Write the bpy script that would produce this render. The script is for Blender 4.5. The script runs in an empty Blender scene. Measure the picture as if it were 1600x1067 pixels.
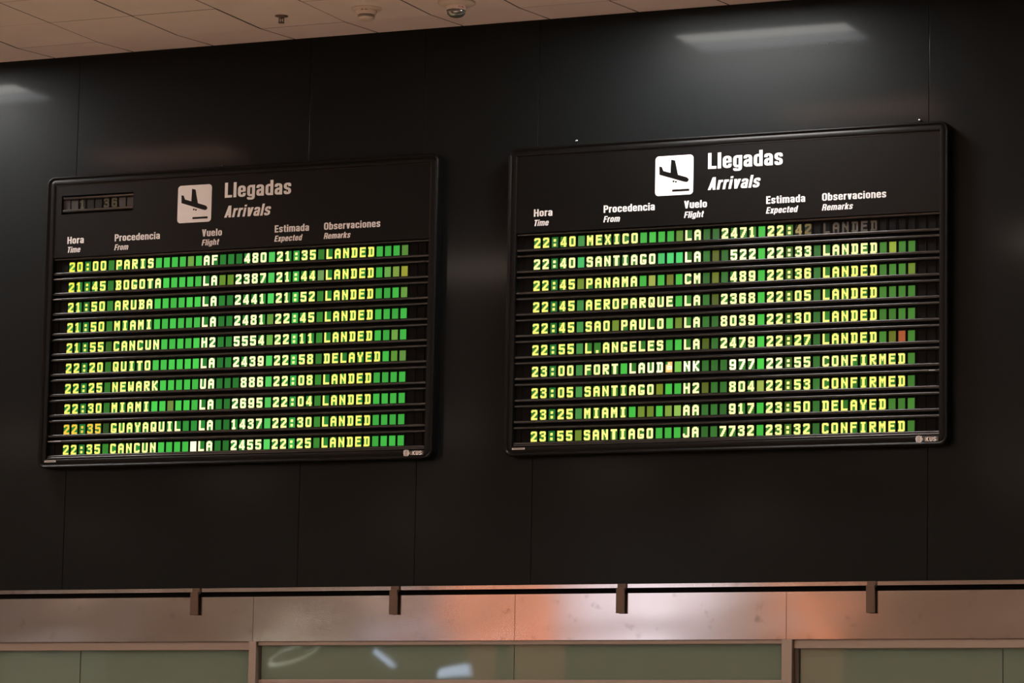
import bpy, math, random
from mathutils import Matrix, Vector

# ------------------------------------------------------------------ camera, world, exposure
S = bpy.context.scene
C = S.collection
PI = math.pi

def look(yaw, pitch, roll):
    cy, sy = math.cos(yaw), math.sin(yaw)
    f = Vector((-sy*math.cos(pitch), cy*math.cos(pitch), math.sin(pitch)))
    r0 = Vector((cy, sy, 0.0)); u0 = r0.cross(f)
    c, s = math.cos(roll), math.sin(roll)
    r = c*r0 + s*u0; u = -s*r0 + c*u0
    m = Matrix((r, u, -f)).transposed()
    return m.to_4x4()

cam_d = bpy.data.cameras.new('camera')
cam_d.sensor_width = 36.0
cam_d.lens = 5661.696/1600.0*36.0
cam_d.clip_end = 200.0
cam = bpy.data.objects.new('camera', cam_d); C.objects.link(cam)
cam.matrix_world = Matrix.Translation((9.5, -20.4811, 1.6)) @ look(0.41776, 0.13326, 0.01882)
S.camera = cam

world = bpy.data.worlds.new('world'); S.world = world
world.use_nodes = True
bg = world.node_tree.nodes['Background']
bg.inputs[0].default_value = (0.30, 0.24, 0.20, 1); bg.inputs[1].default_value = 0.15

S.view_settings.view_transform = 'Standard'
S.view_settings.look = 'None'
S.view_settings.gamma = 1.0
S.view_settings.use_curve_mapping = False
S.view_settings.exposure = 0.0
S.cycles.use_denoising = True
S.cycles.sample_clamp_indirect = 4.0
S.cycles.max_bounces = 8
S.cycles.diffuse_bounces = 4

COOL = 76.0      # radiance of the neutral troffers beside the dark wall
WARM = 54.0       # radiance of the warm hall luminaires

random.seed(7)

# ------------------------------------------------------------------ helpers
class MB:
    """Collects polygons (with material slot and colour) and links them as one mesh object."""
    def __init__(self):
        self.v = []; self.f = []; self.m = []; self.c = []; self.s = []
    def poly(self, pts, mi=0, col=(0, 0, 0), smooth=False):
        n = len(self.v); self.v += [tuple(p) for p in pts]
        self.f.append(tuple(range(n, n+len(pts)))); self.m.append(mi); self.c.append(col); self.s.append(smooth)
    def grid(self, loops, mi=0, closed=True, smooth=True, capa=False, capb=False):
        n0 = len(self.v); k = len(loops[0])
        for l in loops: self.v += [tuple(p) for p in l]
        for i in range(len(loops)-1):
            for j in range(k if closed else k-1):
                a = n0+i*k+j; b = n0+i*k+(j+1) % k
                self.f.append((a, b, b+k, a+k)); self.m.append(mi); self.c.append((0, 0, 0)); self.s.append(smooth)
        if capa: self.f.append(tuple(range(n0+k-1, n0-1, -1))); self.m.append(mi); self.c.append((0, 0, 0)); self.s.append(False)
        if capb:
            e = n0+(len(loops)-1)*k
            self.f.append(tuple(range(e, e+k))); self.m.append(mi); self.c.append((0, 0, 0)); self.s.append(False)
    def box(self, a, b, mi=0, ch=0.0):
        x0, y0, z0 = a; x1, y1, z1 = b
        if ch <= 0:
            P = [(x0,y0,z0),(x1,y0,z0),(x1,y1,z0),(x0,y1,z0),(x0,y0,z1),(x1,y0,z1),(x1,y1,z1),(x0,y1,z1)]
            n = len(self.v); self.v += P
            for q in ((0,3,2,1),(4,5,6,7),(0,1,5,4),(1,2,6,5),(2,3,7,6),(3,0,4,7)):
                self.f.append(tuple(n+i for i in q)); self.m.append(mi); self.c.append((0,0,0)); self.s.append(False)
        else:   # bevelled on all edges around the front (-y) face
            L = []
            for (ins, y) in ((0, y1), (0, y0+ch), (ch*0.3, y0+ch*0.3), (ch, y0)):
                L.append([(x0+ins, y, z0+ins), (x1-ins, y, z0+ins), (x1-ins, y, z1-ins), (x0+ins, y, z1-ins)])
            self.grid(L, mi, smooth=False, capa=True, capb=True)
    def lathe(self, prof, cx, cy, mi=0, seg=32):
        self.grid([[(cx+r*math.cos(2*PI*k/seg), cy+r*math.sin(2*PI*k/seg), z) for k in range(seg)] for r, z in prof], mi)
    def build(self, name, mats, parent=None, attr=False):
        me = bpy.data.meshes.new(name)
        me.from_pydata(self.v, [], self.f)
        if not isinstance(mats, (list, tuple)): mats = [mats]
        for m in mats: me.materials.append(m)
        me.polygons.foreach_set('material_index', self.m)
        me.polygons.foreach_set('use_smooth', self.s)
        if attr:
            at = me.attributes.new('flap_colour', 'FLOAT_COLOR', 'FACE')
            at.data.foreach_set('color', [x for c in self.c for x in (c[0], c[1], c[2], 1.0)])
        me.update()
        o = bpy.data.objects.new(name, me); C.objects.link(o)
        if parent is not None: o.parent = parent
        return o

def empty(name, loc, label=None, cat=None, group=None):
    o = bpy.data.objects.new(name, None); C.objects.link(o); o.location = loc
    o.empty_display_size = 0.1
    if label: o['label'] = label
    if cat: o['category'] = cat
    if group: o['group'] = group
    return o

def struct(o):
    o['kind'] = 'structure'; return o

# ------------------------------------------------------------------ materials
def mat(name, col, rough=0.5, metal=0.0, spec=0.5, emit=None, estr=0.0, coat=0.0, coat_rough=0.1, aniso=0.0):
    m = bpy.data.materials.new(name); m.use_nodes = True
    b = m.node_tree.nodes['Principled BSDF']
    b.inputs['Base Color'].default_value = (*col, 1)
    b.inputs['Roughness'].default_value = rough
    b.inputs['Metallic'].default_value = metal
    b.inputs['Specular IOR Level'].default_value = spec
    b.inputs['Coat Weight'].default_value = coat
    b.inputs['Coat Roughness'].default_value = coat_rough
    if emit:
        b.inputs['Emission Color'].default_value = (*emit, 1)
        b.inputs['Emission Strength'].default_value = estr
    return m

def vary(m, a, b, scale=(1, 1, 1), detail=4, rough=None, bump=0.0):
    """Drive base colour (and roughness / bump) of a material by a noise texture."""
    nt = m.node_tree; N = nt.nodes; L = nt.links; p = N['Principled BSDF']
    tc = N.new('ShaderNodeTexCoord'); mp = N.new('ShaderNodeMapping'); nz = N.new('ShaderNodeTexNoise')
    mp.inputs['Scale'].default_value = scale
    nz.inputs['Scale'].default_value = 1.0; nz.inputs['Detail'].default_value = detail
    rp = N.new('ShaderNodeValToRGB')
    rp.color_ramp.elements[0].position = 0.3; rp.color_ramp.elements[1].position = 0.7
    rp.color_ramp.elements[0].color = (*a, 1); rp.color_ramp.elements[1].color = (*b, 1)
    L.new(tc.outputs['Object'], mp.inputs['Vector']); L.new(mp.outputs['Vector'], nz.inputs['Vector'])
    L.new(nz.outputs['Fac'], rp.inputs['Fac']); L.new(rp.outputs['Color'], p.inputs['Base Color'])
    if rough:
        mr = N.new('ShaderNodeMapRange'); mr.inputs['To Min'].default_value = rough[0]; mr.inputs['To Max'].default_value = rough[1]
        L.new(nz.outputs['Fac'], mr.inputs['Value']); L.new(mr.outputs['Result'], p.inputs['Roughness'])
    if bump:
        bp = N.new('ShaderNodeBump'); bp.inputs['Strength'].default_value = bump; bp.inputs['Distance'].default_value = 0.01
        L.new(nz.outputs['Fac'], bp.inputs['Height']); L.new(bp.outputs['Normal'], p.inputs['Normal'])
    return m

M_wall = vary(mat('dark_cladding', (0.0045, 0.0044, 0.0042), 0.46, spec=0.095, coat=0.052, coat_rough=0.10),
              (0.0046, 0.0058, 0.0060), (0.0056, 0.0069, 0.0071), (1.3, 1.3, 1.3))
M_seam = mat('cladding_joint', (0.004, 0.004, 0.004), 0.7)
M_edge = mat('cladding_edge', (0.03, 0.03, 0.03), 0.3)
M_void = mat('dark_void', (0.002, 0.002, 0.002), 0.9, spec=0.1)
M_tile = vary(mat('ceiling_tile', (0.66, 0.58, 0.52), 0.85, spec=0.15), (0.78, 0.685, 0.64), (0.84, 0.74, 0.69), (3, 3, 3))
M_plenum = mat('ceiling_gap', (0.05, 0.035, 0.025), 0.9)
M_floor = vary(mat('terrazzo', (0.52, 0.43, 0.37), 0.3), (0.48, 0.40, 0.34), (0.56, 0.47, 0.40), (2, 2, 2))
M_hall = vary(mat('hall_plaster', (0.42, 0.30, 0.23), 0.7), (0.20, 0.160, 0.132), (0.26, 0.21, 0.178), (0.25, 0.25, 0.25))
M_frame = mat('black_frame', (0.0030, 0.0031, 0.0032), 0.38, spec=0.15)
M_header = mat('black_header', (0.0020, 0.0022, 0.0023), 0.42, spec=0.145)
M_rail = mat('black_rail', (0.003, 0.003, 0.003), 0.22, spec=0.5)
M_back = mat('black_module', (0.0025, 0.0025, 0.0025), 0.6, spec=0.1)
M_white = mat('white_vinyl', (0.80, 0.78, 0.76), 0.5)
M_grey = mat('grey_sticker', (0.55, 0.54, 0.52), 0.5)
M_bolt = mat('bright_bolt', (0.8, 0.8, 0.8), 0.15, metal=1.0)
M_strip = mat('pale_strip', (0.42, 0.42, 0.42), 0.4, metal=0.4)
M_bracket = mat('bronze_bracket', (0.11, 0.075, 0.055), 0.42, metal=0.6)
M_alu = mat('anodised_frame', (0.31, 0.265, 0.235), 0.42, metal=0.75)
M_alu_dark = mat('anodised_reveal', (0.10, 0.08, 0.07), 0.5, metal=0.5)
M_plastic = mat('cream_plastic', (0.66, 0.56, 0.48), 0.45)
M_slot = mat('black_slot', (0.01, 0.01, 0.01), 0.5)
M_red = mat('red_print', (0.5, 0.04, 0.03), 0.5)
M_chrome = mat('sprinkler_metal', (0.17, 0.13, 0.10), 0.35, metal=0.7)

def steel():
    m = mat('brushed_steel', (0.60, 0.56, 0.53), 0.10, metal=1.0)
    nt = m.node_tree; N = nt.nodes; L = nt.links; p = N['Principled BSDF']
    tc = N.new('ShaderNodeTexCoord')
    mp = N.new('ShaderNodeMapping'); mp.inputs['Scale'].default_value = (1.2, 1.0, 260.0)
    nz = N.new('ShaderNodeTexNoise'); nz.inputs['Scale'].default_value = 1.0; nz.inputs['Detail'].default_value = 3
    L.new(tc.outputs['Object'], mp.inputs['Vector']); L.new(mp.outputs['Vector'], nz.inputs['Vector'])
    bp = N.new('ShaderNodeBump'); bp.inputs['Strength'].default_value = 0.005; bp.inputs['Distance'].default_value = 0.0002
    L.new(nz.outputs['Fac'], bp.inputs['Height'])
    # slight oil-canning of the sheet bends what it mirrors
    mp2 = N.new('ShaderNodeMapping'); mp2.inputs['Scale'].default_value = (1.1, 1.0, 2.2)
    n2 = N.new('ShaderNodeTexNoise'); n2.inputs['Scale'].default_value = 1.0; n2.inputs['Detail'].default_value = 1
    L.new(tc.outputs['Object'], mp2.inputs['Vector']); L.new(mp2.outputs['Vector'], n2.inputs['Vector'])
    b2 = N.new('ShaderNodeBump'); b2.inputs['Strength'].default_value = 0.25; b2.inputs['Distance'].default_value = 0.02
    L.new(n2.outputs['Fac'], b2.inputs['Height']); L.new(bp.outputs['Normal'], b2.inputs['Normal'])
    L.new(b2.outputs['Normal'], p.inputs['Normal'])
    # scuffs
    n3 = N.new('ShaderNodeTexNoise'); n3.inputs['Scale'].default_value = 9.0; n3.inputs['Detail'].default_value = 6
    L.new(tc.outputs['Object'], n3.inputs['Vector'])
    rp = N.new('ShaderNodeValToRGB'); rp.color_ramp.elements[0].position = 0.22; rp.color_ramp.elements[1].position = 0.40
    rp.color_ramp.elements[0].color = (0.40, 0.36, 0.34, 1); rp.color_ramp.elements[1].color = (0.60, 0.56, 0.53, 1)
    L.new(n3.outputs['Fac'], rp.inputs['Fac']); L.new(rp.outputs['Color'], p.inputs['Base Color'])
    return m
M_steel = steel()

def glass_green():
    m = mat('green_tinted_glass', (0.165, 0.240, 0.198), 0.022, spec=0.36)
    nt = m.node_tree; N = nt.nodes; L = nt.links; p = N['Principled BSDF']
    tc = N.new('ShaderNodeTexCoord')
    nz = N.new('ShaderNodeTexNoise'); nz.inputs['Scale'].default_value = 1.6; nz.inputs['Detail'].default_value = 1
    L.new(tc.outputs['Object'], nz.inputs['Vector'])
    bp = N.new('ShaderNodeBump'); bp.inputs['Strength'].default_value = 0.10; bp.inputs['Distance'].default_value = 0.01
    L.new(nz.outputs['Fac'], bp.inputs['Height']); L.new(bp.outputs['Normal'], p.inputs['Normal'])
    return m
M_glass = glass_green()

def lamp_mat(name, col, s):
    m = bpy.data.materials.new(name); m.use_nodes = True
    nt = m.node_tree; nt.nodes.clear()
    e = nt.nodes.new('ShaderNodeEmission'); o = nt.nodes.new('ShaderNodeOutputMaterial')
    e.inputs[0].default_value = (*col, 1); e.inputs[1].default_value = s
    nt.links.new(e.outputs[0], o.inputs[0])
    return m
M_cool = lamp_mat('cool_diffuser', (1.0, 0.97, 0.92), COOL)
M_cool_dim = lamp_mat('cool_louvre', (0.95, 0.97, 1.0), COOL*0.45)
M_warm = lamp_mat('warm_diffuser', (1.0, 0.79, 0.65), WARM)
M_amber = lamp_mat('amber_diffuser', (1.0, 0.52, 0.34), WARM*0.30)

def flap_mat(name, lit):
    m = mat(name, (0.1, 0.1, 0.1), 0.6, spec=0.08)
    nt = m.node_tree; p = nt.nodes['Principled BSDF']
    a = nt.nodes.new('ShaderNodeAttribute'); a.attribute_name = 'flap_colour'
    if lit:      # emission stands in for the tubes that light each row
        p.inputs['Base Color'].default_value = (0.02, 0.02, 0.02, 1)
        nt.links.new(a.outputs['Color'], p.inputs['Emission Color'])
        p.inputs['Emission Strength'].default_value = 1.0
    else:
        nt.links.new(a.outputs['Color'], p.inputs['Base Color'])
    return m
M_lit = flap_mat('lit_flap', True)
M_unlit = flap_mat('unlit_flap', False)

# ------------------------------------------------------------------ the setting
CZ = 6.611       # flat ceiling
WZ = 6.642       # where the ceiling meets the dark wall
WB = 3.085       # lower edge of the dark cladding
X0, X1, YB = -27.0, 17.0, -36.0

# dark wall of tall cladding sheets
w = MB(); w.box((X0, 0.03, 2.745), (X1, 0.30, 7.2))
wall = struct(w.build('wall_front', M_void))
seams = [X0, -22.9, -18.0, -12.9, -7.9, -2.777, -1.053, -0.232, 0.563, 3.110, 5.66, 8.2, 10.7, 13.3, X1]
for a, b in zip(seams[:-1], seams[1:]):
    g = 0.0017 if a not in (-1.053, -0.232) else 0.0014
    p = MB(); p.box((a+g, 0.0, WB), (b-0.0012, 0.03, WZ+0.3), 0, 0.0022)
    p.build('wall_panel', M_wall, wall)

# ceiling: 0.6 m tiles, the last row tilting up to the wall
cb = MB()
cb.poly([(X0, YB, CZ+0.02), (X0, -0.47, CZ+0.02), (X1, -0.47, CZ+0.02), (X1, YB, CZ+0.02)], 1)
cb.poly([(X0, -0.47, CZ+0.02), (X0, 0.03, WZ+0.02), (X1, 0.03, WZ+0.02), (X1, -0.47, CZ+0.02)], 1)
TX = -12.4737+9.5
nx0 = int((X0-TX)/0.6); nx1 = int((X1-TX)/0.6)
for i in range(nx0, nx1):
    a = TX+0.6*i+0.005; b = TX+0.6*(i+1)-0.005
    cb.poly([(a, -0.0005, WZ), (b, -0.0005, WZ), (b, -0.4695, CZ), (a, -0.4695, CZ)])
    y = -0.4705
    while y-0.6 > YB:
        dz = random.uniform(-0.0012, 0.0012)
        far = y < -9
        n = 9 if far else 1                       # distant tiles: one strip per bay
        y2 = max(y-0.6*n, YB)
        cb.poly([(a, y-0.0012, CZ+dz), (b, y-0.0012, CZ+dz), (b, y2+0.0012, CZ+dz), (a, y2+0.0012, CZ+dz)])
        y = y2
struct(cb.build('ceiling', [M_tile, M_plenum]))

fb = MB(); fb.box((X0, YB, -0.2), (X1, 0.0, 0.0)); struct(fb.build('floor', M_floor))
b = MB(); b.box((X0-0.2, YB, 0), (X0, 0.0, 6.9)); struct(b.build('wall_left', M_hall))
b = MB(); b.box((X1, YB, 0), (X1+0.2, 0.0, 6.9)); struct(b.build('wall_right', M_hall))
b = MB(); b.box((X0, YB-0.2, 0), (X1, YB, 6.9)); struct(b.build('wall_back', M_hall))

# stainless fascia under the cladding
FT, FB = 3.027, 2.743
joints = [-13.6, -11.55, -9.5, -7.45, -5.4, -3.41, -1.362, 0.461, 2.233, 4.2, 6.2, 8.2, 10.2]
k = 0
for a, b in zip(joints[:-1], joints[1:]):
    k += 1
    p = MB(); p.box((a+0.0015, 0.004, FB), (b-0.0015, 0.029, FT))
    struct(p.build('trim_%d' % k, M_steel))
p = MB(); p.box((-13.6, 0.010, 3.060), (10.2, 0.029, WB-0.001))
k += 1; struct(p.build('trim_%d' % k, M_steel))

# glazing below: side bays and a central bay with transom over a glazed door
def rect_frame(name, x0, x1, z0, z1, y0, y1, tw, parent, left=True, right=True, bottom=0.05, sw=0.05):
    f = MB()
    f.box((x0, y0, z1-tw), (x1, y1, z1), 0, 0.002)
    if bottom: f.box((x0, y0, z0), (x1, y1, z0+bottom), 0, 0.002)
    if left: f.box((x0, y0, z0), (x0+sw, y1, z1-tw), 0, 0.002)
    if right: f.box((x1-sw, y0, z0), (x1, y1, z1-tw), 0, 0.002)
    return f.build(name, M_alu, parent)
def pane(x0, x1, z0, z1, y, parent):
    p = MB(); p.box((x0, y, z0), (x1, y+0.012, z1)); return p.build('pane', M_glass, parent)
# mullions
for i, (a, b) in enumerate([(-1.384, -1.332), (2.207, 2.273)]):
    m = MB(); m.box((a, -0.002, 0.0), (b, 0.12, FB-0.001), 0, 0.002)
    k += 1; struct(m.build('trim_%d' % k, M_alu))
w1 = struct(rect_frame('window_1', -5.4, -1.385, 0.0, FB-0.001, 0.028, 0.10, 0.052, None, left=True, right=False))
pane(-5.35, -2.663, 0.05, 2.69, 0.070, w1); pane(-2.655, -1.386, 0.05, 2.69, 0.070, w1)
w2 = struct(rect_frame('window_2', 2.274, 7.0, 0.0, FB-0.001, 0.028, 0.10, 0.052, None, left=False, right=True))
m = MB(); m.box((2.274, 0.045, 0.05), (2.300, 0.10, 2.69), 0, 0.002); m.build('jamb', M_alu_dark, w2)
pane(2.302, 3.546, 0.05, 2.69, 0.070, w2); pane(3.554, 6.95, 0.05, 2.69, 0.070, w2)
f = MB()
f.box((-1.331, 0.02, 2.718), (2.206, 0.10, FB-0.001), 0, 0.002)
f.box((-1.331, 0.035, 2.478), (2.206, 0.10, 2.503), 0, 0.003)
w3 = struct(f.build('window_3', M_alu))
pane(-1.322, 0.4345, 2.503, 2.72, 0.060, w3); pane(0.4395, 2.200, 2.503, 2.72, 0.060, w3)
d = MB(); d.box((-1.331, 0.05, 2.36), (2.206, 0.11, 2.477), 0, 0.002)
door = struct(d.build('door_1', M_alu_dark))
for a, b in ((-1.33, 0.43), (0.44, 2.205)):
    lf = rect_frame('door_leaf', a, b, 0.01, 2.355, 0.06, 0.10, 0.06, door, sw=0.06, bottom=0.1)
    pane(a+0.06, b-0.06, 0.11, 2.295, 0.075, lf)

# unseen glowing panels added on the back wall for the steel and glass to mirror
ORANGE = lamp_mat('orange_added_panel', (1.0, 0.34, 0.16), 1.5)
LAVENDER = lamp_mat('pale_added_panel', (0.92, 0.86, 0.98), 2.1)
PINKISH = lamp_mat('rosy_added_panel', (1.0, 0.76, 0.68), 0.72)
DIM = lamp_mat('dim_added_panel', (1.0, 0.86, 0.78), 0.42)
BLUE = lamp_mat('blue_white_added_panel', (0.62, 0.76, 1.0), 15.0)
wn = 3
for x0, x1, z0, z1, m, rot in [(-15.4, -14.85, 3.2, 6.1, ORANGE, 0), (-14.62, -13.7, 3.2, 6.1, ORANGE, 0), (-13.3, -11.35, 4.74, 6.4, LAVENDER, 0),
                       (-11.3, -10.1, 4.74, 6.2, PINKISH, 0), (-9.72, -8.95, 3.4, 5.9, ORANGE, 0), (-24.4, -22.2, 3.4, 4.9, DIM, 0),
                       (-17.15, -16.75, 4.74, 6.2, PINKISH, 0), (-17.08, -16.68, 4.40, 4.48, BLUE, 0.55), (-15.96, -15.34, 4.14, 4.29, BLUE, -0.08)]:
    wn += 1
    x0 = 9.5+(x0-9.5)*1.0367; x1 = 9.5+(x1-9.5)*1.0367
    hw, hh = (x1-x0)/2, (z1-z0)/2; fw = 0.08 if hh > 0.3 else 0.02
    q = MB(); q.box((-hw-fw, 0.001, -hh-fw), (hw+fw, 0.03, hh+fw))
    fr = struct(q.build('window_%d' % wn, M_alu_dark))  # no real window: backing of an added glow panel
    fr.location = ((x0+x1)/2, YB, (z0+z1)/2); fr.rotation_euler = (0, rot, 0)
    q = MB(); q.box((-hw, 0.0305, -hh), (hw, 0.04, hh)); q.build('pane', m, fr)

# ------------------------------------------------------------------ luminaires
def troffer(x0, x1, y0, y1, cool, label, group):
    t = empty('ceiling_light', ((x0+x1)/2, (y0+y1)/2, CZ), label, 'light', group)
    hx, hy = (x1-x0)/2, (y1-y0)/2
    f = MB()
    for a, b in (((-hx, -hy), (hx, -hy+0.025)), ((-hx, hy-0.025), (hx, hy)), ((-hx, -hy+0.025), (-hx+0.025, hy-0.025)), ((hx-0.025, -hy+0.025), (hx, hy-0.025))):
        f.box((a[0], a[1], -0.008), (b[0], b[1], -0.003))
    f.build('housing', M_plastic, t)
    if cool:
        q = MB(); q.box((-hx+0.026, 0.02, -0.007), (hx-0.026, hy-0.026, -0.003)); q.build('diffuser', M_cool, t)
        q = MB(); q.box((-hx+0.026, -hy+0.026, -0.007), (hx-0.026, 0.0, -0.003)); q.build('diffuser', M_cool_dim, t)
    else:
        q = MB(); q.box((-hx+0.026, -hy+0.026, -0.007), (hx-0.026, hy-0.026, -0.003)); q.build('diffuser', M_amber if y0 > -5 else M_warm, t)
    return t
troffer(1.230, 2.422, -1.067, -0.510, True, 'neutral white ceiling light close to the dark wall above the right board', None)
troffer(-4.770, -3.578, -1.067, -0.475, True, 'neutral white ceiling light close to the dark wall beyond the left board', None)
for y in (-3.2, -9.0, -15.0, -21.0, -27.0, -33.0):
    for x in (-22.0, -16.0, -10.0, -3.9, 1.6, 8.0, 14.0):
        troffer(x-0.6, x+0.6, y-0.3, y+0.3, False, 'warm ceiling light out in the hall', 'warm hall ceiling lights')

# unseen glowing ring added far back so the transom glass mirrors a curve
M_ring = lamp_mat('ring_glow', (0.95, 0.97, 0.80), 6.5)
t = empty('glow_ring', (-19.2, YB+1.0, 4.52), 'unseen glowing ring added for its reflection in the transom glass', 'light')
q = MB(); L = []
for k in range(48):
    a = 2*PI*k/48; u, v = 0.52*math.cos(a), 0.13*math.sin(a)
    c, s_ = math.cos(0.42), math.sin(0.42)
    L.append([(c*u-s_*v+0.035*math.cos(b), 0.035*math.sin(b), s_*u+c*v+0.035*math.cos(b)) for b in (0, PI/2, PI, 3*PI/2)])
q.grid(L+[L[0]], 0); q.build('ring', M_ring, t)
q = MB(); q.box((-0.006, -0.006, 0.10), (0.006, 0.006, CZ-4.52-0.001)); q.build('stem', M_slot, t)

# ------------------------------------------------------------------ lettering: condensed bold sans drawn as strokes
HX, HY = 0.094, 0.073
def rounded(pts, closed=False):
    """points (x, y[, r]) -> polyline with filleted corners"""
    out = []; n = len(pts)
    for i, p in enumerate(pts):
        r = p[2] if len(p) > 2 else 0
        if r <= 0 or (not closed and i in (0, n-1)):
            out.append((p[0], p[1])); continue
        a = pts[i-1]; b = pts[(i+1) % n]
        va = (a[0]-p[0], a[1]-p[1]); vb = (b[0]-p[0], b[1]-p[1])
        la = math.hypot(*va); lb = math.hypot(*vb)
        t = min(r, la*0.5, lb*0.5)
        s = (p[0]+va[0]/la*t, p[1]+va[1]/la*t); e = (p[0]+vb[0]/lb*t, p[1]+vb[1]/lb*t)
        for k in range(7):
            u = k/6
            # quadratic with a bit more squareness than a circle
            out.append(((1-u)**2*s[0]+2*u*(1-u)*p[0]+u*u*e[0], (1-u)**2*s[1]+2*u*(1-u)*p[1]+u*u*e[1]))
    return out
def ribbon(pts, closed=False, hx=HX, hy=HY):
    pl = rounded(pts, closed); n = len(pl); L = []; Rr = []
    for i in range(n):
        p = pl[i]
        a = pl[i-1] if (i > 0 or closed) else None
        b = pl[(i+1) % n] if (i < n-1 or closed) else None
        ns = []
        for q0, q1 in ((a, p), (p, b)):
            if q0 is None or q1 is None: continue
            dx, dy = (q1[0]-q0[0])/hx, (q1[1]-q0[1])/hy
            l = math.hypot(dx, dy)
            if l > 1e-9: ns.append((-dy/l, dx/l))
        mx = sum(q[0] for q in ns); my = sum(q[1] for q in ns); l = math.hypot(mx, my) or 1
        mx /= l; my /= l
        c = max(0.5, mx*ns[0][0]+my*ns[0][1])
        mx /= c; my /= c
        L.append((p[0]+mx*hx, p[1]+my*hy)); Rr.append((p[0]-mx*hx, p[1]-my*hy))
    polys = []
    for i in range(n if closed else n-1):
        j = (i+1) % n
        polys.append([Rr[i], Rr[j], L[j], L[i]])
    return polys
def diag(x0, y0, x1, y1, w=0.2):
    return [[(x0-w/2, y0), (x0+w/2, y0), (x1+w/2, y1), (x1-w/2, y1)]]
def rect(x0, y0, x1, y1):
    return [[(x0, y0), (x1, y0), (x1, y1), (x0, y1)]]
XH = 0.755; A_, B_ = HX, HY; T_ = XH-HY; Rg = 0.15
def bowl(x0=HX, x1=0.40, y0=HY, y1=XH-HY, r=0.15): return ribbon([(x0, y0, r), (x1, y0, r), (x1, y1, r), (x0, y1, r)], True)
def stem(x, y0, y1): return rect(x-HX, y0, x+HX, y1)
def glyph(ch):
    g = {}
    if ch == 'l': return stem(A_, 0, 1), 0.205
    if ch == 'i': return stem(A_, 0, XH)+rect(0, 0.85, 2*HX, 1), 0.205
    if ch == 'o': return bowl(), 0.505
    if ch == 'e': return ribbon([(0.40, 0.25), (0.40, B_, Rg), (A_, B_, Rg), (A_, T_, Rg), (0.40, T_, Rg), (0.40, 0.34)])+rect(A_, 0.325, 0.40, 0.445), 0.505
    if ch == 'c': return ribbon([(0.40, 0.48), (0.40, T_, Rg), (A_, T_, Rg), (A_, B_, Rg), (0.40, B_, Rg), (0.40, 0.28)]), 0.505
    if ch == 'd': return bowl()+stem(0.40, 0, 1), 0.505
    if ch == 'b': return bowl()+stem(A_, 0, 1), 0.505
    if ch == 'p': return bowl()+stem(A_, -0.23, XH), 0.505
    if ch == 'g': return bowl()+stem(0.40, 0.0, XH)+ribbon([(0.40, 0.1), (0.40, -0.15, 0.14), (A_, -0.15, 0.12), (A_, -0.05)]), 0.505
    if ch == 'a': return ribbon([(A_, 0.53), (A_, T_, Rg), (0.385, T_, Rg), (0.385, 0.0)])+ribbon([(0.385, 0.41), (A_, 0.38, 0.12), (A_, B_, 0.13), (0.30, B_, 0.1), (0.385, 0.22)], hy=0.07), 0.49
    if ch == 's': return ribbon([(0.37, 0.52), (0.37, T_, 0.14), (A_, T_, 0.14), (A_, 0.425, 0.10), (0.37, 0.325, 0.10), (0.37, B_, 0.14), (A_, B_, 0.14), (A_, 0.23)]), 0.475
    if ch == 'r': return stem(A_, 0, XH)+ribbon([(A_, 0.45), (0.14, T_-0.01, 0.12), (0.335, T_-0.01)], hy=0.085), 0.335
    if ch == 'n': return stem(A_, 0, XH)+ribbon([(A_+0.03, T_), (0.40, T_, Rg), (0.40, 0)]), 0.505
    if ch == 'm': return stem(A_, 0, XH)+ribbon([(A_+0.03, T_), (0.395, T_, Rg), (0.395, 0)])+ribbon([(0.42, T_), (0.69, T_, Rg), (0.69, 0)]), 0.795
    if ch == 'h': return stem(A_, 0, 1)+ribbon([(A_+0.03, T_), (0.40, T_, Rg), (0.40, 0)]), 0.505
    if ch == 'u': return ribbon([(A_, XH), (A_, B_, Rg), (0.37, B_)])+stem(0.40, 0, XH), 0.505
    if ch == 't': return ribbon([(0.155, 0.96), (0.155, B_, 0.12), (0.32, B_)])+rect(0, XH-0.145, 0.32, XH), 0.325
    if ch == 'v': return diag(0.235, 0, 0.10, XH)+diag(0.245, 0, 0.38, XH), 0.48
    if ch == 'x': return diag(0.10, 0, 0.37, XH, 0.22)+diag(0.37, 0, 0.10, XH, 0.22), 0.47
    if ch == 'k': return stem(A_, 0, 1)+diag(0.20, 0.32, 0.40, XH, 0.21)+diag(0.40, 0, 0.23, 0.47, 0.22), 0.505
    if ch == 'L': return stem(A_, 0, 1)+rect(0, 0, 0.47, 0.165), 0.47
    if ch == 'H': return stem(A_, 0, 1)+stem(0.47, 0, 1)+rect(A_, 0.44, 0.47, 0.60), 0.575
    if ch == 'T': return rect(0, 0.835, 0.51, 1)+stem(0.255, 0, 1), 0.49
    if ch == 'P': return stem(A_, 0, 1)+ribbon([(A_, 0.92), (0.44, 0.92, 0.16), (0.44, 0.46, 0.16), (A_, 0.46)]), 0.54
    if ch == 'R': return stem(A_, 0, 1)+ribbon([(A_, 0.92), (0.45, 0.92, 0.16), (0.45, 0.48, 0.16), (A_, 0.48)])+ribbon([(0.28, 0.46), (0.44, 0.44, 0.1), (0.455, 0.0)]), 0.56
    if ch == 'F': return stem(A_, 0, 1)+rect(0, 0.835, 0.46, 1)+rect(0, 0.43, 0.42, 0.585), 0.46
    if ch == 'E': return stem(A_, 0, 1)+rect(0, 0.835, 0.47, 1)+rect(0, 0.43, 0.44, 0.585)+rect(0, 0, 0.47, 0.165), 0.48
    if ch == 'V': return diag(0.265, 0, 0.10, 1)+diag(0.275, 0, 0.44, 1), 0.54
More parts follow.
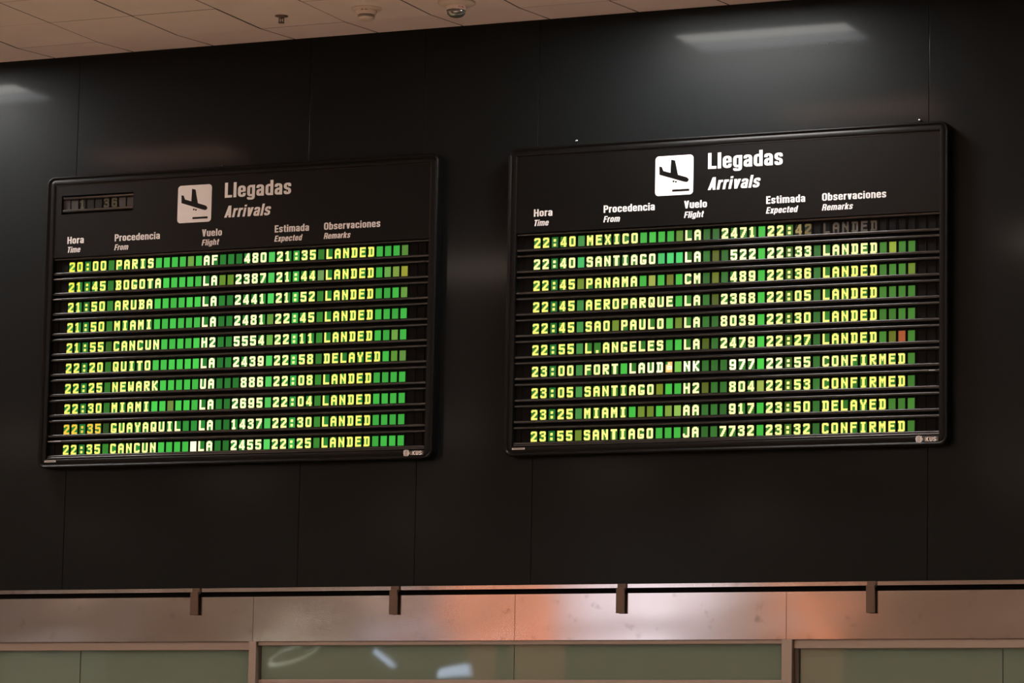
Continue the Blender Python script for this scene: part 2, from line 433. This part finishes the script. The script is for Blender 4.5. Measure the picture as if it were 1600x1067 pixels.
    if ch == 'A': return diag(0.10, 0, 0.265, 1)+diag(0.45, 0, 0.285, 1)+rect(0.15, 0.19, 0.40, 0.335), 0.55
    if ch == 'O': return bowl(A_, 0.46, B_, 0.92, 0.18), 0.565
    if ch == 'I': return stem(0.12, 0, 1)+rect(0.0, 0, 0.24, 1), 0.24
    if ch == 'K': return stem(0.12, 0, 1)+diag(0.26, 0.45, 0.55, 1, 0.27)+diag(0.57, 0, 0.28, 0.6, 0.28), 0.70
    if ch == 'U': return ribbon([(0.12, 1), (0.12, 0.11, 0.18), (0.52, 0.11, 0.18), (0.52, 1)], hx=0.12, hy=0.11), 0.64
    if ch == 'S': return ribbon([(0.52, 0.72), (0.52, 0.90, 0.15), (0.11, 0.90, 0.17), (0.11, 0.54, 0.13), (0.52, 0.44, 0.13), (0.52, 0.10, 0.17), (0.11, 0.10, 0.15), (0.11, 0.28)], hx=0.12, hy=0.10), 0.63
    return [], 0.3

def text_polys(txt, width, cap, italic=False, gap=0.085, sh=0.21):
    P = []; x = 0.0
    for ch in txt:
        g, w = glyph(ch)
        P += [[(q[0]+x, q[1]) for q in pl] for pl in g]
        x += w+gap
    x -= gap
    sx = (width-(sh*cap*0.6 if italic else 0))/x
    return [[(q[0]*sx+(sh*q[1]*cap if italic else 0), q[1]*cap) for q in pl] for pl in P]

def clean(pl):
    """make a polygon counter-clockwise so that every face looks the same way"""
    a = sum(pl[i][0]*pl[(i+1) % len(pl)][1]-pl[(i+1) % len(pl)][0]*pl[i][1] for i in range(len(pl)))
    return pl if a > 0 else pl[::-1]

def text_object(name, txt, x, z, width, cap, y, m, parent, italic=False, gap=0.085):
    b = MB()
    for i, pl in enumerate(text_polys(txt, width, cap, italic, gap)):
        yy = y-0.00002*(i % 40)            # overlapping strokes never share one plane
        b.poly([(x+q[0], yy, z+q[1]) for q in clean(pl)])
    o = b.build(name, m, parent)
    return o

# ------------------------------------------------------------------ flap characters (7 x 11 grid)
FONT = {
'0': '.#####. ####### ##...## ##...## ##...## ##...## ##...## ##...## ##...## ####### .#####.',
'1': '..##... .###... ####... ..##... ..##... ..##... ..##... ..##... ..##... .####.. .####..',
'2': '.#####. ####### ##...## .....## ....### ...###. ..###.. .###... ###.... ####### #######',
'3': '.#####. ####### ##...## .....## ..####. ..####. .....## .....## ##...## ####### .#####.',
'4': '....##. ...###. ...###. ..####. ..#.##. .##.##. ##..##. ####### ####### ....##. ....##.',
'5': '####### ####### ##..... ##..... ######. ####### .....## .....## ##...## ####### .#####.',
'6': '.#####. ####### ##...## ##..... ######. ####### ##...## ##...## ##...## ####### .#####.',
'7': '####### ####### .....## ....### ....##. ...###. ...##.. ..###.. ..##... .###... .##....',
'8': '.#####. ####### ##...## ##...## .#####. .#####. ##...## ##...## ##...## ####### .#####.',
'9': '.#####. ####### ##...## ##...## ##...## ####### .###### .....## ##...## ####### .#####.',
':': '....... ....... ..###.. ..###.. ..###.. ....... ....... ..###.. ..###.. ..###.. .......',
'.': '....... ....... ....... ....... ....... ....... ....... ....... ..###.. ..###.. ..###..',
'A': '..###.. .#####. ###.### ##...## ##...## ####### ####### ##...## ##...## ##...## ##...##',
'B': '######. ####### .##..## .##..## .#####. .#####. .##..## .##..## .##..## ####### ######.',
'C': '.#####. ####### ##...## ##..... ##..... ##..... ##..... ##..... ##...## ####### .#####.',
'D': '######. ####### .##..## .##..## .##..## .##..## .##..## .##..## .##..## ####### ######.',
'E': '####### ####### ##..... ##..... ######. ######. ##..... ##..... ##..... ####### #######',
'F': '####### ####### ##..... ##..... ######. ######. ##..... ##..... ##..... ##..... ##.....',
'G': '.#####. ####### ##...## ##..... ##..... ##..... ##.#### ##.#### ##...## ####### .#####.',
'H': '##...## ##...## ##...## ##...## ####### ####### ##...## ##...## ##...## ##...## ##...##',
'I': '.#####. .#####. ..###.. ..###.. ..###.. ..###.. ..###.. ..###.. ..###.. .#####. .#####.',
'J': '.....## .....## .....## .....## .....## .....## .....## ##...## ##...## ####### .#####.',
'K': '##...## ##..### ##..##. ##.##.. ####... ###.... ####... ##.##.. ##..##. ##..### ##...##',
'L': '##..... ##..... ##..... ##..... ##..... ##..... ##..... ##..... ##..... ####### #######',
'M': '##...## ##...## ###.### ####### ####### ##.#.## ##.#.## ##...## ##...## ##...## ##...##',
'N': '##...## ##...## ###..## ###..## ####.## ##.#### ##..### ##..### ##...## ##...## ##...##',
'O': '.#####. ####### ##...## ##...## ##...## ##...## ##...## ##...## ##...## ####### .#####.',
'P': '######. ####### ##...## ##...## ##...## ####### ######. ##..... ##..... ##..... ##.....',
'Q': '.#####. ####### ##...## ##...## ##...## ##...## ##.#.## ##.#### ##..##. ####### .###.##',
'R': '######. ####### ##...## ##...## ####### ######. ####... ##.##.. ##..##. ##..### ##...##',
'S': '.#####. ####### ##...## ##..... ######. .###### .....## .....## ##...## ####### .#####.',
'T': '####### ####### ..###.. ..###.. ..###.. ..###.. ..###.. ..###.. ..###.. ..###.. ..###..',
'U': '##...## ##...## ##...## ##...## ##...## ##...## ##...## ##...## ##...## ####### .#####.',
'W': '##...## ##...## ##...## ##...## ##.#.## ##.#.## ##.#.## ####### ####### ###.### .#...#.',
'X': '##...## ##...## .##.##. .##.##. ..###.. ..###.. ..###.. .##.##. .##.##. ##...## ##...##',
'Y': '##...## ##...## ##...## .##.##. .##.##. ..###.. ..###.. ..###.. ..###.. ..###.. ..###..',
}
FONT = {k: v.split(' ') for k, v in FONT.items()}

def lin(r, g, b):
    f = lambda c: (c/255/12.92) if c <= 10 else ((c/255+0.055)/1.055)**2.4
    return (f(r), f(g), f(b))

PITCH = 0.0593; FW, FH = 0.0415, 0.0635
def flap(mb, cx, z0, ch, back, ink, y, w=FW, h=FH):
    """One flap: thin card (front + edges) with its character printed a hair in front."""
    x0, x1, z1 = cx-w/2, cx+w/2, z0+h
    if back is not None:
        mb.poly([(x0, y, z0), (x1, y, z0), (x1, y, z1), (x0, y, z1)], 0, back)
        mb.poly([(x1, y, z0), (x1, y+0.004, z0), (x1, y+0.004, z1), (x1, y, z1)], 0, back)
        mb.poly([(x0, y+0.004, z0), (x0, y, z0), (x0, y, z1), (x0, y+0.004, z1)], 0, back)
        mb.poly([(x0, y+0.004, z0), (x1, y+0.004, z0), (x1, y, z0), (x0, y, z0)], 0, back)
    if ch in FONT:
        px, pz = w/7, h/11; e = -0.03
        if ch in '0123456789ABCDEFGHJKLMNOPQRSTUWXY': e = 0.13
        for r, row in enumerate(FONT[ch]):
            c = 0
            while c < 7:
                if row[c] == '#':
                    d = c
                    while d < 7 and row[d] == '#': d += 1
                    a = max(x0+(c-e)*px, x0); b2 = min(x0+(d+e)*px, x1)
                    t = min(z1-(r-e)*pz, z1); u = max(z1-(r+1+e)*pz, z0)
                    mb.poly([(a, y-0.0012, u), (b2, y-0.0012, u), (b2, y-0.0012, t), (a, y-0.0012, t)], 0, ink)
                    c = d
                else: c += 1

# flap back colour with row tube brightness painted in, by column and character
def shade(col, k): return tuple(c*k for c in col)
def back_glow(board, row, col, ch):
    rn = random.Random(board*1000+row*50+col)
    j = rn.uniform(0.82, 1.15)
    G_b, G_m, G_d, OL = lin(66, 196, 72), lin(46, 155, 54), lin(30, 118, 42), lin(96, 132, 44)
    if board == 1: G_b, G_m, G_d, OL = lin(62, 180, 62), lin(52, 138, 44), lin(44, 106, 38), lin(106, 132, 40)
    if ch == ' ':
        if col == 5: base = lin(44, 122, 38) if board == 0 else lin(66, 142, 66)
        elif col < 17: base = G_b
        elif col < 25: base = G_d
        elif col == 25: base = lin(82, 202, 90) if board == 0 else lin(70, 196, 66)
        elif col == 31: base = lin(50, 128, 42) if board == 0 else lin(48, 108, 44)
        else: base = lin(56, 172, 62) if board == 0 else lin(62, 122, 42)
        p = rn.random()
        if board == 0 and p < 0.06: base = lin(100, 150, 60)
        if board == 1 and p < 0.13 and col not in (25,): base = OL
        if board == 1 and row == 1 and col < 17: base = lin(70, 200, 105)
        return shade(base, j)
    if ch == ':': return shade(lin(26, 112, 44) if col < 10 else (lin(52, 168, 70) if board == 0 else lin(66, 112, 32)), j)
    return shade(lin(30, 128, 46) if board == 0 else lin(48, 120, 38), j)
SPECIAL = {(0, 1, 41): lin(150, 152, 48), (0, 1, 40): lin(120, 150, 60), (0, 1, 39): lin(100, 160, 70), (0, 1, 31): lin(110, 150, 84),
           (0, 5, 40): lin(88, 142, 48), (0, 5, 41): lin(92, 138, 60), (0, 7, 13): lin(108, 136, 60), (0, 0, 41): lin(82, 132, 52),
           (0, 4, 25): lin(110, 175, 70), (0, 4, 5): lin(48, 96, 26), (0, 1, 19): lin(98, 140, 40), (0, 1, 20): lin(98, 140, 40),
           (0, 9, 16): (1.3, 1.25, 0.80), (0, 8, 5): lin(36, 70, 26), (0, 8, 15): lin(40, 140, 50), (0, 8, 16): lin(36, 140, 50),
           (1, 5, 40): lin(164, 84, 44), (1, 5, 39): lin(98, 108, 30), (1, 1, 39): lin(146, 166, 54), (1, 2, 13): lin(158, 168, 70),
           (1, 2, 15): lin(110, 118, 34), (1, 7, 14): lin(120, 138, 34), (1, 7, 25): lin(158, 178, 76), (1, 8, 15): lin(124, 156, 56),
           (1, 8, 16): lin(142, 188, 80), (1, 2, 20): lin(104, 116, 34), (1, 1, 20): lin(86, 96, 28), (1, 5, 19): lin(74, 92, 22), (1, 0, 16): lin(92, 134, 40),
           (1, 6, 16): lin(120, 196, 78), (1, 4, 15): lin(92, 190, 76), (1, 3, 20): lin(76, 92, 24), (1, 7, 19): lin(86, 98, 28)}
def ink_glow(board, row, col):
    t = math.exp(-((col-19)/13.0)**2)            # falloff of unmodelled row tubes painted into the ink, strongest at mid length
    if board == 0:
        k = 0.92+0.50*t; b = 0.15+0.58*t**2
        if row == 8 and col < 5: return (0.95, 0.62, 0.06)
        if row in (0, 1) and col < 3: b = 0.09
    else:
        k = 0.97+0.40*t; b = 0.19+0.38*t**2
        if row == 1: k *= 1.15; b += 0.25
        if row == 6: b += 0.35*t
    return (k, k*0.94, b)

# ------------------------------------------------------------------ the two arrival boards
BW, BH = 2.860, 1.940
R0 = 0.055
def rrect(ins, y, seg=8, w=BW, h=BH, R=R0):
    r = max(R-ins, 0.0008); P = []
    for cx, cz, a0 in ((w-ins-r, ins+r, -PI/2), (w-ins-r, h-ins-r, 0), (ins+r, h-ins-r, PI/2), (ins+r, ins+r, PI)):
        for k in range(seg+1):
            a = a0+PI/2*k/seg
            P.append((cx+r*math.cos(a), y, cz+r*math.sin(a)))
    return P

def rail(mb, x0, x1, z0, z1, yf, yb, r=0.0055, mi=0):
    """Bar along x with rounded front edges."""
    prof = [(yb, z0)]
    for k in range(6):
        a = PI/2*k/5; prof.append((yf+r-r*math.sin(a), z0+r-r*math.cos(a)))
    for k in range(6):
        a = PI/2*k/5; prof.append((yf+r-r*math.cos(a), z1-r+r*math.sin(a)))
    prof.append((yb, z1))
    n = len(mb.v); m = len(prof)
    mb.grid([[(x0, y, z) for y, z in prof], [(x1, y, z) for y, z in prof]], mi, closed=False, smooth=True, )
    mb.poly([(x0, y, z) for y, z in prof][::-1], mi); mb.poly([(x1, y, z) for y, z in prof], mi)

FIELDS = [('time_field', 0, 6), ('origin_field', 6, 17), ('flight_field', 17, 26), ('expected_field', 26, 32), ('remarks_field', 32, 42)]
def compose(t, city, air, num, exp, rem):
    return (t+' '+city.ljust(11)+air.ljust(2)+num.rjust(6)+' '+exp+' '+rem.ljust(10))

PIC = [(0.104,0.255),(0.170,0.266),(0.216,0.373),(0.402,0.430),(0.412,0.098),(0.518,0.122),(0.600,0.490),(0.780,0.548),(0.835,0.568),(0.872,0.600),(0.885,0.632),(0.872,0.664),(0.845,0.683),(0.81,0.685),(0.760,0.675),(0.110,0.465)]
def board(idx, loc, label, rows, heads, zoff, unlit):
    t = empty('arrivals_board', loc, label, 'flight information board', None)
    # housing: a closed box behind the bezel
    h = MB(); h.box((0.02, -0.036, 0.02), (BW-0.02, -0.001, BH-0.02)); h.build('housing', M_back, t)
    f = MB()
    prof = [(0.0015, -0.0005), (0.0, -0.004), (0.0, -0.076), (0.001, -0.082), (0.0035, -0.0865), (0.007, -0.0895), (0.0105, -0.090), (0.0135, -0.0885),
            (0.0165, -0.085), (0.021, -0.080), (0.0225, -0.0795), (0.024, -0.081), (0.052, -0.083), (0.056, -0.081), (0.058, -0.074), (0.058, -0.037)]
    f.grid([rrect(i, y) for i, y in prof], 0)
    f.build('frame', M_frame, t)
    if idx == 1 or True:
        # bottom rail inside the frame that carries the maker's mark
        q = MB(); rail(q, 0.0585, BW-0.0585, 0.0585, 0.074, -0.070, -0.037); q.build('bottom_rail', M_rail, t)
    # header panel with lettering
    hz0, hz1 = 1.397, 1.876; hx0, hx1 = 0.0590, BW-0.0590; hy = -0.075
    q = MB()
    if idx == 0:
        cx0, cx1, cz0, cz1 = 0.108, 0.650, 1.685, 1.810
        for a, b in (((hx0, hz0), (hx1, cz0)), ((hx0, cz1), (hx1, hz1)), ((hx0, cz0), (cx0, cz1)), ((cx1, cz0), (hx1, cz1))):
            q.box((a[0], hy, a[1]), (b[0], -0.055, b[1]))
    else:
        q.box((hx0, hy, hz0), (hx1, -0.055, hz1))
    head = q.build('header_panel', M_header, t)
    # thin trim along the upper edge of the header
    q = MB(); rail(q, hx0, hx1, hz1+0.0005, hz1+0.0055, -0.0775, -0.055, 0.002); q.build('header_edge', M_rail, head)
    ty = hy-0.0008
    # pictogram of a landing aeroplane on a white tile
    px0, px1, pz0, pz1 = 0.985, 1.235, 1.583, 1.830
    q = MB(); loop = rrect(0.0, ty, 6, px1-px0, pz1-pz0, 0.023)
    q.poly([(p[0]+px0, ty, p[2]+pz0) for p in loop])
    pic = q.build('pictogram', [M_white], head)
    q = MB()
    U = lambda u, v: (px0+u*(px1-px0), ty-0.0008, pz1-v*(pz1-pz0))
    # the aeroplane as convex pieces: fuselage, tail fin, wing
    fus = [(0.110,0.465),(0.104,0.345),(0.216,0.373),(0.402,0.430),(0.600,0.490)]+PIC[7:15]
    for pl in ([(0.110,0.465),(0.104,0.255),(0.170,0.266),(0.216,0.373)], [(0.110,0.465),(0.216,0.373),(0.402,0.430),(0.600,0.490),(0.760,0.675)],
               [(0.402,0.430),(0.412,0.098),(0.518,0.122),(0.600,0.490)], [(0.760,0.675),(0.600,0.490)]+PIC[7:14]):
        P = [(u, -v) for u, v in pl]; P = clean(P)
        q.poly([U(u, -v) for u, v in P])
    for cu, cv in ((0.485, 0.652), (0.547, 0.666)):
        q.poly([U(cu+0.026*math.cos(2*PI*k/12), cv-0.026*math.sin(2*PI*k/12)) for k in range(12)])
    q.poly([U(0.45, 0.912), U(0.90, 0.912), U(0.90, 0.857), U(0.45, 0.857)])
    q.build('aeroplane_symbol', M_header, head)
    text_object('title_text', 'Llegadas', 1.331, 1.7335, 0.484, 0.0985, ty, M_white, head)
    text_object('subtitle_text', 'Arrivals', 1.331, 1.603, 0.342, 0.077, ty, M_white, head, True)
    for (es, en), (x, ws, we) in zip((('Hora', 'Time'), ('Procedencia', 'From'), ('Vuelo', 'Flight'), ('Estimada', 'Expected'), ('Observaciones', 'Remarks')), heads):
        text_object('column_heading', es, x, 1.487+zoff, ws, 0.0465, ty, M_white, head)
        text_object('column_subheading', en, x-0.001, 1.4275+zoff, we, 0.039, ty, M_white, head, True)
    # rows of flaps
    for r, data in enumerate(rows):
        zt = 1.3955-0.1346*r            # top of the row module
        line = compose(*data)
        m = MB()
        m.box((0.060, -0.046, zt-0.116), (BW-0.060, -0.037, zt), 1)
        rail(m, 0.0600, BW-0.0600, zt-0.0165, zt, -0.066, -0.045)
        rail(m, 0.0600, BW-0.0600, zt-0.1155, zt-0.0965, -0.066, -0.045)
        for k in range(-2, 44):          # thin ribs between the flap modules
            xk = 0.192+PITCH*(k+0.5)
            if 0.07 < xk < BW-0.07: m.box((xk-0.0012, -0.053, zt-0.0965), (xk+0.0012, -0.046, zt-0.0165), 1)
        row = m.build('display_row', [M_rail, M_back], t)
        rail_dash = {(0, 1): (0.062, 0.135, -0.003), (0, 2): (0.062, 0.125, -0.003), (0, 9): (0.063, 0.16, -0.003), (1, 7): (2.735, 2.775, -0.003)}.get((idx, r))
        if rail_dash:
            q = MB(); q.box((rail_dash[0], -0.0672, zt+rail_dash[2]-0.0045), (rail_dash[1], -0.0655, zt+rail_dash[2]))  # short pale metallic dash on the rail end
            o = q.build('pale_strip', M_strip, row); o['label'] = 'pale metallic strip at the end of the rail'
        zf = zt-0.0935-0.0005
        for name, a, b in FIELDS:
            lit, dark = MB(), MB()
            for c in range(a, b):
                ch = line[c]; cx = 0.192+PITCH*c
                if (r, c) in unlit or (unlit and r == 0 and c >= 29):
                    ink = lin(104, 96, 84) if c > 30 else lin(190, 150, 60)
                    if c in (29, 30): # fading digits: weak light of the last tube painted as glow
                        kk = 0.34 if c == 29 else 0.16
                        flap(lit, cx, zf, ch, (0.004, 0.012, 0.004), shade((1.0, 0.72, 0.25), kk), -0.052)
                    else:
                        flap(dark, cx, zf, ch, (0.004, 0.004, 0.004), (0.10, 0.09, 0.075), -0.052)
                    continue
                bc = SPECIAL.get((idx, r, c)) or back_glow(idx, r, c, ch)
                if idx == 1 and r == 6 and c == 16-1-0 and ch == '=':
                    pass
                if ch == '=':            # a flap caught between two letters
                    flap(lit, cx, zf, ' ', (1.0, 0.62, 0.18), None, -0.052)
                    w = FW/7
                    for (u0, v0, u1, v1, cc) in ((0, 8, 2.2, 11, lin(40, 130, 50)), (2.4, 7.6, 5.2, 9.4, (1.0, 0.92, 0.55)), (1.6, 2.6, 7, 6.8, (1.4, 1.3, 0.8)), (2.4, 4.3, 5.4, 5.2, lin(120, 150, 40))):
                        lit.poly([(cx-FW/2+u0*w, -0.0534, zf+v0*FH/11), (cx-FW/2+u1*w, -0.0534, zf+v0*FH/11), (cx-FW/2+u1*w, -0.0534, zf+v1*FH/11), (cx-FW/2+u0*w, -0.0534, zf+v1*FH/11)], 0, cc)
                    continue
                flap(lit, cx, zf, ch, bc, ink_glow(idx, r, c), -0.052)
            word = line[a:b].replace('=', '').split()
            for mb_, mm in ((lit, M_lit), (dark, M_unlit)):
                if mb_.v:
                    o = mb_.build(name, mm, row, attr=True)
                    if mm is M_unlit: o['label'] = 'unlit dark flaps reading '+' '.join(word)
                    else: o['label'] = 'yellow characters '+' '.join(word)+' on green flaps'
    # clock window in the left board's header
    if idx == 0:
        q = MB()
        q.box((cx0-0.002, -0.050, cz0-0.002), (cx1+0.002, -0.037, cz1+0.002), 1)
        rail(q, cx0+0.002, cx1-0.002, cz1-0.026, cz1-0.006, -0.066, -0.049)
        rail(q, cx0+0.002, cx1-0.002, cz0+0.014, cz0+0.034, -0.068, -0.049)
        clk = q.build('clock_display', [M_rail, M_back], t)
        d = MB()
        zf = cz0+0.035
        for k, ch in enumerate('  1  36  '):
            cx = cx0+0.030+0.0601*k
            flap(d, cx, zf, ch, (0.055, 0.050, 0.046) if k in (0, 1, 7, 8) else (0.016, 0.015, 0.014), (0.095, 0.090, 0.055), -0.056, 0.050 if ch == ' ' else FW, 0.061)
        o = d.build('clock_flaps', M_unlit, clk, attr=True); o['label'] = 'dark unlit flaps showing 36'
    # maker's mark: checkered disc and name, on the lower edge of the frame
    q = MB(); ly = -0.0842; lx = 2.683 if idx == 1 else 2.681; lz = 0.037; rr = 0.022
    n = 10
    for i in range(n):
        for j in range(n):
            u = (i+0.5)/n*2-1; v = (j+0.5)/n*2-1
            if u*u+v*v > 1.0: continue
            edge = abs(u) > 0.45
            if (i+j) % 2 == 0 or edge and j % 2 == 0:
                s = rr/n*1.02
                q.poly([(lx+u*rr-s, ly, lz+v*rr-s), (lx+u*rr+s, ly, lz+v*rr-s), (lx+u*rr+s, ly, lz+v*rr+s), (lx+u*rr-s, ly, lz+v*rr+s)])
    for pl in text_polys('IKUSI', 0.087, 0.026, False, 0.10):
        q.poly([(lx+0.029+p[0], ly, lz-0.013+p[1]) for p in clean(pl)])
    o = q.build('maker_logo', M_white, t); o['label'] = 'small white IKUSI mark with checkered disc'
    # small inventory sticker at the lower left
    sx, sz = (0.052, 0.045) if idx == 0 else (0.060, 0.045)
    q = MB(); q.box((sx, -0.0850, sz-0.005), (sx+0.085, -0.0832, sz+0.006))
    st = q.build('inventory_sticker', M_grey, t)
    q = MB()
    for k in range(9):
        a = sx+0.008+k*0.008
        q.poly([(a, -0.0853, sz-0.002), (a+0.005, -0.0853, sz-0.002), (a+0.005, -0.0853, sz+0.003), (a, -0.0853, sz+0.003)])
    q.build('sticker_print', M_slot, st)
    # bright heads of the mounting bolts above the frame
    for bx, bz in (((0.435, 1.972), (2.66, 1.965)) if idx == 1 else ((1.275, 1.957),)):
        q = MB(); s = 0.0085 if idx == 1 else 0.0045
        q.grid([[(bx+s*math.sin(a)*math.cos(2*PI*k/12), -0.022-s*math.cos(a), bz+s*math.sin(a)*math.sin(2*PI*k/12)) for k in range(12)] for a in (0.02, 0.5, 1.0, PI/2, 2.2)], 0)
        q.box((bx-0.003, -0.022, bz-0.04), (bx+0.003, -0.0005, bz+0.003), 1)
        q.build('mounting_bolt', [M_bolt if idx == 1 else M_chrome, M_frame], t)
    return t

rows_a = [('20:00','PARIS','AF','480','21:35','LANDED'), ('21:45','BOGOTA','LA','2387','21:44','LANDED'), ('21:50','ARUBA','LA','2441','21:52','LANDED'),
          ('21:50','MIAMI','LA','2481','22:45','LANDED'), ('21:55','CANCUN','H2','5554','22:11','LANDED'), ('22:20','QUITO','LA','2439','22:58','DELAYED'),
          ('22:25','NEWARK','UA','886','22:08','LANDED'), ('22:30','MIAMI','LA','2695','22:04','LANDED'), ('22:35','GUAYAQUIL','LA','1437','22:30','LANDED'),
          ('22:35','CANCUN','LA','2455','22:25','LANDED')]
rows_b = [('22:40','MEXICO','LA','2471','22:42','LANDED'), ('22:40','SANTIAGO','LA','522','22:33','LANDED'), ('22:45','PANAMA','CM','489','22:36','LANDED'),
          ('22:45','AEROPARQUE','LA','2368','22:05','LANDED'), ('22:45','SAO PAULO','LA','8039','22:30','LANDED'), ('22:55','L.ANGELES','LA','2479','22:27','LANDED'),
          ('23:00','FORT LAUD=','NK','977','22:55','CONFIRMED'), ('23:05','SANTIAGO','H2','804','22:53','CONFIRMED'), ('23:25','MIAMI','AA','917','23:50','DELAYED'),
          ('23:55','SANTIAGO','JA','7732','23:32','CONFIRMED')]
heads_a = [(0.162, 0.126, 0.104), (0.521, 0.339, 0.107), (1.172, 0.147, 0.129), (1.703, 0.248, 0.201), (2.058, 0.400, 0.192)]
heads_b = [(0.175, 0.126, 0.104), (0.645, 0.340, 0.112), (1.178, 0.149, 0.130), (1.710, 0.250, 0.204), (2.067, 0.404, 0.197)]
board(0, (-2.945, 0.0, 3.875), 'black arrivals flap board headed by a small dark clock window, first row PARIS', rows_a, heads_a, 0.0, set())
board(1, (0.400, 0.0, 3.875), 'black arrivals flap board without a clock window, first row MEXICO partly unlit', rows_b, heads_b, 0.010, {(0, 29)})

# ------------------------------------------------------------------ hanger brackets over the fascia
for x, zb, lab in ((-1.777, 2.912, 'brown metal bracket over the steel fascia below the left end of the PARIS board'),
                   (-0.360, 2.907, 'brown metal bracket over the steel fascia below the maker mark of the PARIS board'),
                   (1.173, 2.904, 'brown metal bracket over the brightest pale stretch of the steel fascia'),
                   (2.769, 2.896, 'brown metal bracket over the steel fascia, rightmost of the four')):
    t = empty('hanger_bracket', (x, 0.0, WB), lab, 'bracket', 'brackets along the steel fascia')
    q = MB(); q.box((-0.027, -0.008, -0.034), (0.027, 0.008, -0.0005), 0, 0.0015); q.build('mounting_tab', M_bracket, t)
    q = MB(); q.box((-0.027, -0.030, zb-WB), (0.027, -0.016, -0.026), 0, 0.002)
    q.box((-0.027, -0.016, -0.040), (0.027, -0.006, -0.026)); q.build('hanger_plate', M_bracket, t)

# ------------------------------------------------------------------ ceiling devices
M_dome = bpy.data.materials.new('clear_dome'); M_dome.use_nodes = True
pb = M_dome.node_tree.nodes['Principled BSDF']
pb.inputs['Base Color'].default_value = (0.75, 0.72, 0.70, 1); pb.inputs['Roughness'].default_value = 0.06
pb.inputs['Transmission Weight'].default_value = 0.9; pb.inputs['IOR'].default_value = 1.45
# sprinkler
t = empty('fire_sprinkler', (-0.877, -0.757, CZ), 'small metal fire sprinkler on the ceiling, left of the smoke detector', 'sprinkler')
t.scale = (1, 1, 0.74)
q = MB(); q.lathe([(0.0, 0.0), (0.042, 0.0), (0.042, -0.004), (0.022, -0.010), (0.012, -0.010)], 0, 0, 0, 24); q.build('escutcheon', M_chrome, t)
q = MB(); q.lathe([(0.0125, -0.008), (0.0125, -0.022), (0.0, -0.022)], 0, 0, 0, 16)
for s in (-1, 1):
    q.box((s*0.015-0.003, -0.003, -0.052), (s*0.015+0.003, 0.003, -0.010))
q.box((-0.016, -0.003, -0.056), (0.016, 0.003, -0.050)); q.build('yoke', M_chrome, t)
q = MB(); q.lathe([(0.0, -0.020), (0.004, -0.022), (0.004, -0.050), (0.0, -0.052)], 0, 0, 0, 10); q.build('glass_bulb', M_dome, t)
q = MB(); q.lathe([(0.0, -0.056), (0.021, -0.057), (0.021, -0.060), (0.0, -0.061)], 0, 0, 0, 16); q.build('deflector', M_chrome, t)
# smoke detector
t = empty('smoke_detector', (-0.276, -0.775, CZ), 'round cream smoke detector on the ceiling between the sprinkler and the domed strobe', 'smoke detector')
t.scale = (1, 1, 0.69)
q = MB(); q.lathe([(0.0, 0.0), (0.094, 0.0), (0.094, -0.012), (0.088, -0.017), (0.066, -0.022)], 0, 0, 0, 40); q.build('base_plate', M_plastic, t)
q = MB(); q.lathe([(0.066, -0.020), (0.066, -0.034), (0.060, -0.052), (0.055, -0.064), (0.052, -0.0645), (0.050, -0.0645)], 0, 0, 0, 40); q.build('body', M_plastic, t)
q = MB(); q.lathe([(0.050, -0.060), (0.050, -0.088)], 0, 0, 0, 40); q.build('smoke_slot', M_slot, t)
q = MB(); q.lathe([(0.051, -0.072), (0.055, -0.073), (0.055, -0.0765), (0.051, -0.0775)], 0, 0, 0, 40)
q.lathe([(0.050, -0.083), (0.053, -0.084), (0.053, -0.093), (0.046, -0.104), (0.030, -0.110), (0.0, -0.111)], 0, 0, 0, 40); q.build('cap', M_plastic, t)
cd = Vector((9.5+0.276, -20.48+0.775, 0)).normalized(); cr = Vector((-cd.y, cd.x, 0))
def mark(mb, base_r, z, u0, u1, h):
    pts = []
    for u, zz in ((u0, z), (u1, z), (u1, z+h), (u0, z+h)):
        a = math.atan2(cd.y, cd.x)+u/base_r
        pts.append(((base_r+0.001)*math.cos(a), (base_r+0.001)*math.sin(a), zz))
    mb.poly(pts)
q = MB()
for k in range(5):
    if k != 2: mark(q, 0.066, -0.034, -0.034+k*0.008, -0.034+k*0.008+0.006, 0.007)
q.build('printed_mark', M_slot, t)
# strobe with clear dome
t = empty('strobe_alarm', (0.326, -0.751, CZ), 'cream ceiling alarm with a faceted clear dome and red lettering', 'alarm strobe')
t.scale = (1, 1, 0.78)
q = MB(); q.lathe([(0.0, 0.0), (0.116, 0.0), (0.116, -0.014), (0.105, -0.026), (0.078, -0.036), (0.058, -0.038)], 0, 0, 0, 48); q.build('base_plate', M_plastic, t)
q = MB(); q.lathe([(0.060, -0.036), (0.060, -0.068), (0.056, -0.071)], 0, 0, 0, 40); q.build('body', M_plastic, t)
q = MB(); q.lathe([(0.0, -0.071), (0.045, -0.071), (0.022, -0.100), (0.0, -0.100)], 0, 0, 0, 8); q.build('reflector', M_bolt, t)
q = MB(); q.lathe([(0.057, -0.070), (0.057, -0.088), (0.052, -0.103), (0.040, -0.116), (0.022, -0.123), (0.0, -0.125)], 0, 0, 0, 14); q.build('dome', M_dome, t)
q = MB(); q.lathe([(0.0585, -0.070), (0.0605, -0.073), (0.0585, -0.076)], 0, 0, 0, 40); q.build('dome_ring', M_slot, t)
q = MB()
for k, g in enumerate('FIRE'):
    G, w = glyph(g)
    for pl in G:
        pts = []
        for p in clean(pl):
            a = math.atan2(cd.y, cd.x)+(0.012+k*0.010+p[0]*0.016)/0.060
            pts.append((0.0612*math.cos(a), 0.0612*math.sin(a), -0.060+p[1]*0.014))
        q.poly(pts)
q.build('printed_mark', M_red, t)
